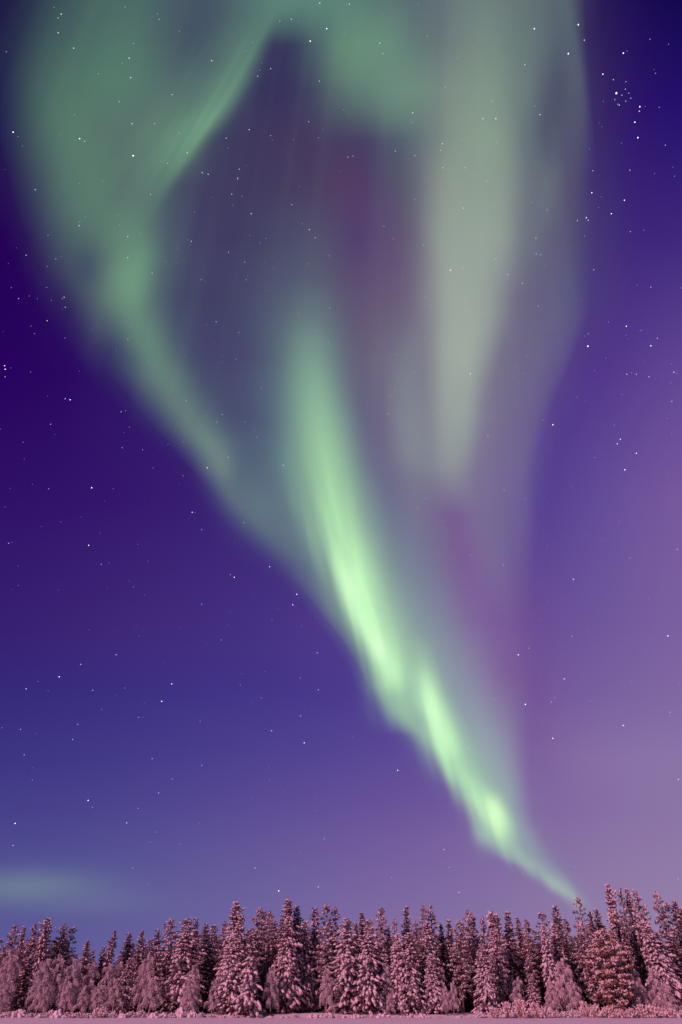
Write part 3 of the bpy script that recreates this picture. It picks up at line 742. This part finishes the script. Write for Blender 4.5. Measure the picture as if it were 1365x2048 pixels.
BIRCHES = [
 ('b2',33,1893,143,1.1,0,'round white birch under the leftmost tall pine'),
 ('b2',97,1912,142,1.05,0,'drooping frosted birch under the highest crown of the left end'),
 ('b1',124,1904,143,1.0,0,'frosted birch under the round-topped twin pines'),
 ('b1',156,1912,143,1.1,0,'frosted birch under the smallest crooked dark spire'),
 ('b4',186,1920,144,1.2,0,'thin dim birch in the low gap of the skyline'),
 ('b4',224,1922,143,1.1,0,'tall thin frosted birch under the tall leaning spire'),
 ('b1',244,1918,145,1.0,0,'dim birch right under the tall leaning spire'),
 ('b2',302,1902,143,.9,.1,'tall triangular weeping birch left of the big snow-covered spruce'),
 ('b3',311,1952,141,1.1,.05,'short round birch in front of the tall triangular weeping one'),
 ('b3',87,1958,140.5,.8,0,'small rounded birch bowed with frost at the left end'),
 ('b3',95,1974,140,.8,0,'lowest bluish birch dome at the left end'),
 ('b3',10,1966,140.5,1.0,0,'bright short birch at the left edge of the picture'),
 ('b3',140,1962,141,1.0,0,'low wispy birch below the frosted birch of the twin pines'),
 ('b3',200,1966,141,1.0,0,'low dim birch below the low gap of the skyline'),
 ('b3',170,1975,140.5,.9,0,'low ragged birch above the shore below the smallest spire'),
 ('b3',236,1958,141,1.1,0,'low leaning birch left of the leaning snowy spruce'),
 ('b1',390,1925,142,.9,0,'slim frosted birch beneath the big snow-covered spruce'),
 ('b3',383,1968,140.5,1.0,0,'small pale birch at the foot of the big snow-covered spruce'),
 ('b4',430,1958,142,1.0,0,'dim thin birch in front of the darkest gap left of centre'),
 ('b2',546,1930,141.5,.8,0,'conical birch hung with frost, right of the bare-stemmed little spruce'),
 ('b1',654,1932,141.5,.75,0,'pale straight birch below the crooked dark pine'),
 ('b4',773,1922,143,.8,0,'faint thin birch right of the largest snow-pillowed spruce'),
 ('b3',779,1986,141,.8,0,'small pale birch low right of the largest snow-pillowed spruce'),
 ('b4',815,1950,143,.9,0,'dim birch stems below the slender dark spruce'),
 ('b4',880,1930,144,.9,0,'bluish thin birch right of the twin high tops'),
 ('b3',889,1965,141,.6,0,'left one of the two little arching birches right of centre'),
 ('b3',906,1961,141,.65,.05,'right one of the two little arching birches right of centre'),
 ('b4',1035,1950,142,1.0,.1,'birch branches reaching right above the largest shore bush'),
 ('b2',1122,1912,141,1.0,0,'big rosy frosted birch left of the rusty pine'),
 ('b1',1100,1960,140,.9,.05,'rosy weeping birch right above the shore left of the rusty pine'),
 ('b3',1145,1960,139.5,1.0,0,'low rosy birch touching the left side of the rusty pine'),
 ('b2',1262,1928,141,.75,-.05,'pale birch at the right side of the rusty pine'),
 ('b1',1300,1935,141,1.0,-.12,'rosy birch under the big leaning snow-draped spruce'),
 ('b3',1325,1965,140,1.0,-.1,'low frosted birch near the right edge above the shore'),
]
if True:
    for p, x, y, D, w, ln, lab in TREES:
        place(p, x, y, D, lab, w, G_FRONT if D < 148 else G_BACK, lean=ln)
    for p, x, y, D, w, ln, lab in BIRCHES:
        place(p, x, y, D, lab, w, G_BIRCH, lean=ln)
    place('m1', 503, 1914, 139.8, 'little snowy spruce on a bare pale stem at the shore', .95, G_FRONT, lean=.03)

# shrubs along the shore: (form, photo x, photo y of the top, metres away, width)
def ordinal(n): 
    w = ['first','second','third','fourth','fifth','sixth','seventh','eighth','ninth','tenth','eleventh','twelfth','thirteenth','fourteenth','fifteenth','sixteenth','seventeenth','eighteenth','nineteenth']
    if n <= 19: return w[n-1]
    t = {2:'twenty',3:'thirty',4:'forty',5:'fifty',6:'sixty'}[n//10]
    return {2:'twentieth',3:'thirtieth',4:'fortieth',5:'fiftieth',6:'sixtieth'}[n//10] if n % 10 == 0 else t + '-' + w[n%10-1]
SHRUBS = [
 ('u3',6,2021,138.2,.9),('h3',24,2018,139.5,.9),('u1',42,2014,139,.9),('h3',62,2022,138.5,.9),('u1',82,2024,137.8,.9),('h1',104,2015,139,.8),('u1',119,2014,139,.8),
 ('h3',140,2020,138.5,1),('h1',158,2020,138.6,1),('h3',176,2022,138.4,1.1),('h2',205,2006,139,1.2),('h1',228,2018,138.4,.8),('u3',249,2020,138,.8),('h1',264,2018,138.6,1),
 ('h1',284,2016,138.8,.9),('u1',312,2019,138.2,.8),('u3',330,2018,138.4,.8),('h1',345,2021,138.1,.8),('u1',364,2010,138.6,.7),('u3',386,2013,138.8,.6),('h3',402,2021,138.3,.9),
 ('h3',424,2024,138.5,.9),('u3',446,2026,138,.8),('h3',470,2024,138.6,.9),('u3',498,2026,138.2,.5),('h1',520,2026,138.1,.8),('u1',540,2027,138.1,.7),('u1',570,2027,138,1.0),('h1',592,2024,138.7,.9),
 ('u1',624,2024,138.2,.9),('u2',640,2020,138.4,.8),('u1',660,2021,138.2,.8),('h3',680,2026,138.3,.8),('u1',694,2025,138,.8),('u2',713,2021,138.2,.9),('h3',732,2026,138.0,.7),('h3',747,2025,138.4,.7),
 ('u2',768,2018,138.4,.9),('u3',788,2028,137.9,.8),('u3',806,2027,138,.8),('u2',829,2019,138.3,.8),('u1',844,2022,138.1,.7),('u3',856,2027,137.9,.8),('h3',880,2028,138.2,.9),
 ('u1',921,2030,137.5,1.0),('u3',940,2031,137.5,.8),('h1',960,2022,138.2,1.0),
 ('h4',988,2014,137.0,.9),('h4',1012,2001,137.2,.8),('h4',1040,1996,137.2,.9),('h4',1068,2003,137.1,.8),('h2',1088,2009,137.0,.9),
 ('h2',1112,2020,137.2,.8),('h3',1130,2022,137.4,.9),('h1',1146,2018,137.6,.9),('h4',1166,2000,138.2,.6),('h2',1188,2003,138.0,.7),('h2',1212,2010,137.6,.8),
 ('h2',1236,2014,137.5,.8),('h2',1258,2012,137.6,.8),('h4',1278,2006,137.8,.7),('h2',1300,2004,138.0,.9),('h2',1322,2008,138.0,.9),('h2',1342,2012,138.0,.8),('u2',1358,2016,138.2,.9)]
NEAR = [(60,'under the leftmost tall pines'),(170,'under the left birches'),(300,'under the low gap and leaning spires'),(420,'under the high block left of centre'),(560,'near the bare-stemmed little spruce'),
        (720,'under the broad snow-covered middle pine'),(870,'under the snow-pillowed front spruces'),(970,'under the dark right-centre woods'),(1100,'in the big bright bush clump'),(1220,'at the foot of the rusty pine'),(1400,'at the right end of the shore')]
if True:
    for i, (p, x, y, D, w) in enumerate(SHRUBS):
        where = [t for lim, t in NEAR if x < lim][0]
        look = {'u': 'rounded snow-buried shrub', 'h': 'spiky frosted shrub'}[p[0]]
        if p == 'h4': look = 'tall bright frosted shrub'
        place(p, x, y + (4 if x < 960 else 0), D, look + ' ' + where + ', ' + ordinal(i+1) + ' shrub from the left', w, 'frosted shrubs along the shore', cat='shrub')

# ------------------------------------------------------------------ the deep wood behind, one dark mass
def deep_wood():
    rng = np.random.default_rng(77)
    protos = []
    for sd in (71, 72, 73):
        p = spruce_proto(sd, 12, 2.0, z0=.02, snow=.28, frost=.5, step=.62, ragged=.3, needle=M_NEEDLE)
        arr = []
        for key in ('crown', 'snow'):
            me = p[key]; v = np.empty(len(me.vertices)*3, np.float32); me.vertices.foreach_get('co', v)
            f = np.empty(len(me.loops), np.int32); me.loops.foreach_get('vertex_index', f)
            tot = np.empty(len(me.polygons), np.int32); me.polygons.foreach_get('loop_total', tot)
            st = np.empty(len(me.polygons), np.int32); me.polygons.foreach_get('loop_start', st)
            tri = st[tot == 3]; arr.append((v.reshape(-1, 3), f[tri[:, None] + np.arange(3)]))
        for m_ in (p['trunk'], p['crown'], p['snow']): bpy.data.meshes.remove(m_)
        protos.append(arr)
    skyline = sorted([(x, y) for _, x, y, D, *_ in TREES if D >= 146])
    g = Geo()
    for row, D0 in enumerate((158, 164, 171)):
        px = -60.0
        while px < 1430:
            D = D0 + rng.uniform(-2.5, 2.5)
            near_ = sorted(y for x, y in skyline if abs(x-px) < 38) or [1850]
            top = near_[-1] + rng.uniform(14, 46) if row else near_[-1] + rng.uniform(34, 62)
            top = min(top, 1945)
            x, h = on_plane(px, top, D); gz = ground_z(x, min(D, 205)); k = (h-gz)/12
            a = rng.uniform(0, 6.283); c, s_ = math.cos(a), math.sin(a)
            for mi, (V, F) in enumerate(protos[rng.integers(3)]):
                w = V*[k**.5*1.1, k**.5*1.1, k]
                g.add(np.stack([w[:, 0]*c - w[:, 1]*s_ + x, w[:, 0]*s_ + w[:, 1]*c + D, w[:, 2] + gz], 1), F, mi)
            px += rng.uniform(17, 27)
    o = bpy.data.objects.new('forest', g.mesh('forest', [M_NEEDLE, M_FROST], False)); COL.objects.link(o)
    tag(o, 'dark mass of spruce forest filling the gaps behind the snowy trees', 'forest', kind='stuff')
deep_wood()

# ------------------------------------------------------------------ stars
BIG = [(1176,692,1.5),(1233,186,1.5),(267,311,1.35),(1106,849,1.25),(1137,107,1.1),(1157,49,1.05),(1276,275,1.05),(1247,106,1.0),(27,264,1.0),(621,82,1.0),(184,975,1.25),(178,1090,1.1),
 (1250,939,1.1),(1037,1309,1.15),(1051,1408,1.2),(119,1353,1.05),(324,1402,1.15),(609,1485,1.0),(469,1154,1.1),(594,1188,1.1),(1280,213,1.0),(160,277,.95),(385,1024,.95),(1302,691,1.0),
 (558,1781,1.0),(344,1367,1.0),(1147,1158,.95),(1069,57,.95),(654,57,.9),(586,1209,.95),(177,1600,.95),(31,1646,.95),(635,1305,.85),(540,1133,.9),(1206,148,.9),(1270,244,.95),(1336,1271,1.0),
 (1247,1450,.95),(1106,1476,.95),(1129,1357,.9),(796,1540,.95),(10,731,.85),(11,738,1.0),(141,799,1.0),(941,747,.95),(1241,878,.85),(1235,887,.9),(1273,906,.9),(567,930,1.0),(415,935,.95),(901,540,.95),(1223,427,.95),
 (1253,652,1.0),(1184,385,.95),(1249,400,.95),(1173,435,.85)]
MID = [(123,28),(117,65),(148,96),(259,116),(262,155),(239,203),(345,189),(310,247),(170,282),(265,247),(71,379),(159,451),(302,388),(336,326),(375,305),(405,345),(417,348),(453,276),(499,259),(542,271),(516,152),(542,137),(640,6),
 (583,38),(639,162),(618,243),(479,338),(476,356),(464,388),(503,427),(383,482),(458,504),(490,524),(403,559),(493,559),(305,546),(256,515),(256,473),(53,510),(38,597),(129,594),(131,614),(95,641),(256,678),(433,643),(478,665),
 (660,616),(619,459),(631,475),(584,409),(424,121),(699,8),(760,86),(1169,80),(1050,129),(1227,159),(1239,210),(1279,222),(966,237),(992,237),(1080,229),(826,225),(885,287),(882,300),(886,335),(931,335),
 (974,362),(696,314),(706,312),(791,302),(830,311),(830,398),(787,477),(847,490),(992,517),(1072,476),(1073,507),(1082,509),(1016,549),(1045,566),(1077,612),(1177,440),(1155,441),(1186,341),(1260,340),(1261,463),(1315,676),
 (1095,419),(1188,539),(1302,574),(1331,290),(927,416),(934,618),(11,753),(131,797),(243,823),(102,848),(245,895),(286,899),(373,801),(445,829),(514,874),(434,844),(457,914),(523,775),(98,977),(404,1059),(18,1086),(488,1045),
 (1087,839),(924,720),(829,743),(791,709),(851,676),(780,792),(776,827),(976,872),(1355,1098),(1144,1272),(1009,980),(1050,997),(1007,1129),(836,1016),(852,996),(1344,802),(1298,753),(1273,748),(1254,748),(1348,744),
 (461,1149),(602,1431),(523,1395),(543,1461),(637,1379),(746,1219),(1341,1424),(1103,1403),(1357,1558),(1058,1296),(918,1784),(888,1698),(1181,1401),(186,1380),(53,1377),(278,1434),(305,1517),(404,1530),(27,1690),(49,1509),
 (146,1478),(156,1448),(233,1309),(203,1128),(544,1461),(649,1677),(511,1735),(637,1773),(318,1585),(254,1645),(443,1279),(404,1208),(162,1328)]
DIM = [(1252,163),(1258,186),(1262,196),(1244,190),(1236,208),(1230,199),(1251,178),(1252,202)]
def stars():
    rng = np.random.default_rng(9); R0 = 3500.0; g = Geo(); V8, F8 = ico(1)
    def star(d, size, mi, stretch=1.25):
        d = np.array(d); f, a, u = basis(d); t = (a*.75 + u*.66); t2 = np.cross(f, t)
        px = R0/682.5*size/max(.45, (d @ np.array(AX_F)))   # size in pixels of the small picture
        g.add(d*R0 + V8[:, :1]*t*px*stretch + V8[:, 1:2]*t2*px + V8[:, 2:]*f*px, F8, mi)
    for x, y, s in BIG: star(look_dir(x, y), s*.34, 0)
    for x, y in MID: star(look_dir(x, y), rng.uniform(.26, .36), int(rng.choice([1, 2, 3, 3])))
    for x, y in DIM: star(look_dir(x, y), .26, 3)
    n = 0
    while n < 2600:            # faint ones all over the upper sky
        d = rng.normal(size=3); d /= np.linalg.norm(d)
        if d[2] < .03: continue
        if d[2] < .45 and rng.random() > (d[2]/.45)**.8: continue
        star(d, .28*rng.uniform(.5, 1.0), int(rng.choice([4, 4, 4, 3, 5]))); n += 1
    mats = []
    for i, (c, e) in enumerate([((.93, .96, 1), 1.1), ((.86, .92, 1), .50), ((1, .80, .66), .48), ((.85, .88, 1), .40), ((.80, .84, 1), .24), ((1, .78, .76), .26)]):
        m = bpy.data.materials.new('starlight'); m.use_nodes = True; nt = m.node_tree; nt.nodes.clear()
        em = nt.nodes.new('ShaderNodeEmission'); em.inputs[0].default_value = (*c, 1); em.inputs[1].default_value = e
        tr = nt.nodes.new('ShaderNodeBsdfTransparent'); ad = nt.nodes.new('ShaderNodeAddShader'); ot = nt.nodes.new('ShaderNodeOutputMaterial')
        nt.links.new(em.outputs[0], ad.inputs[0]); nt.links.new(tr.outputs[0], ad.inputs[1]); nt.links.new(ad.outputs[0], ot.inputs[0])
        m.cycles.emission_sampling = 'NONE'; mats.append(m)
    o = bpy.data.objects.new('stars', g.mesh('stars', mats)); COL.objects.link(o)
    tag(o, 'small white stars scattered over the purple night sky and aurora', 'stars', kind='stuff')
stars()
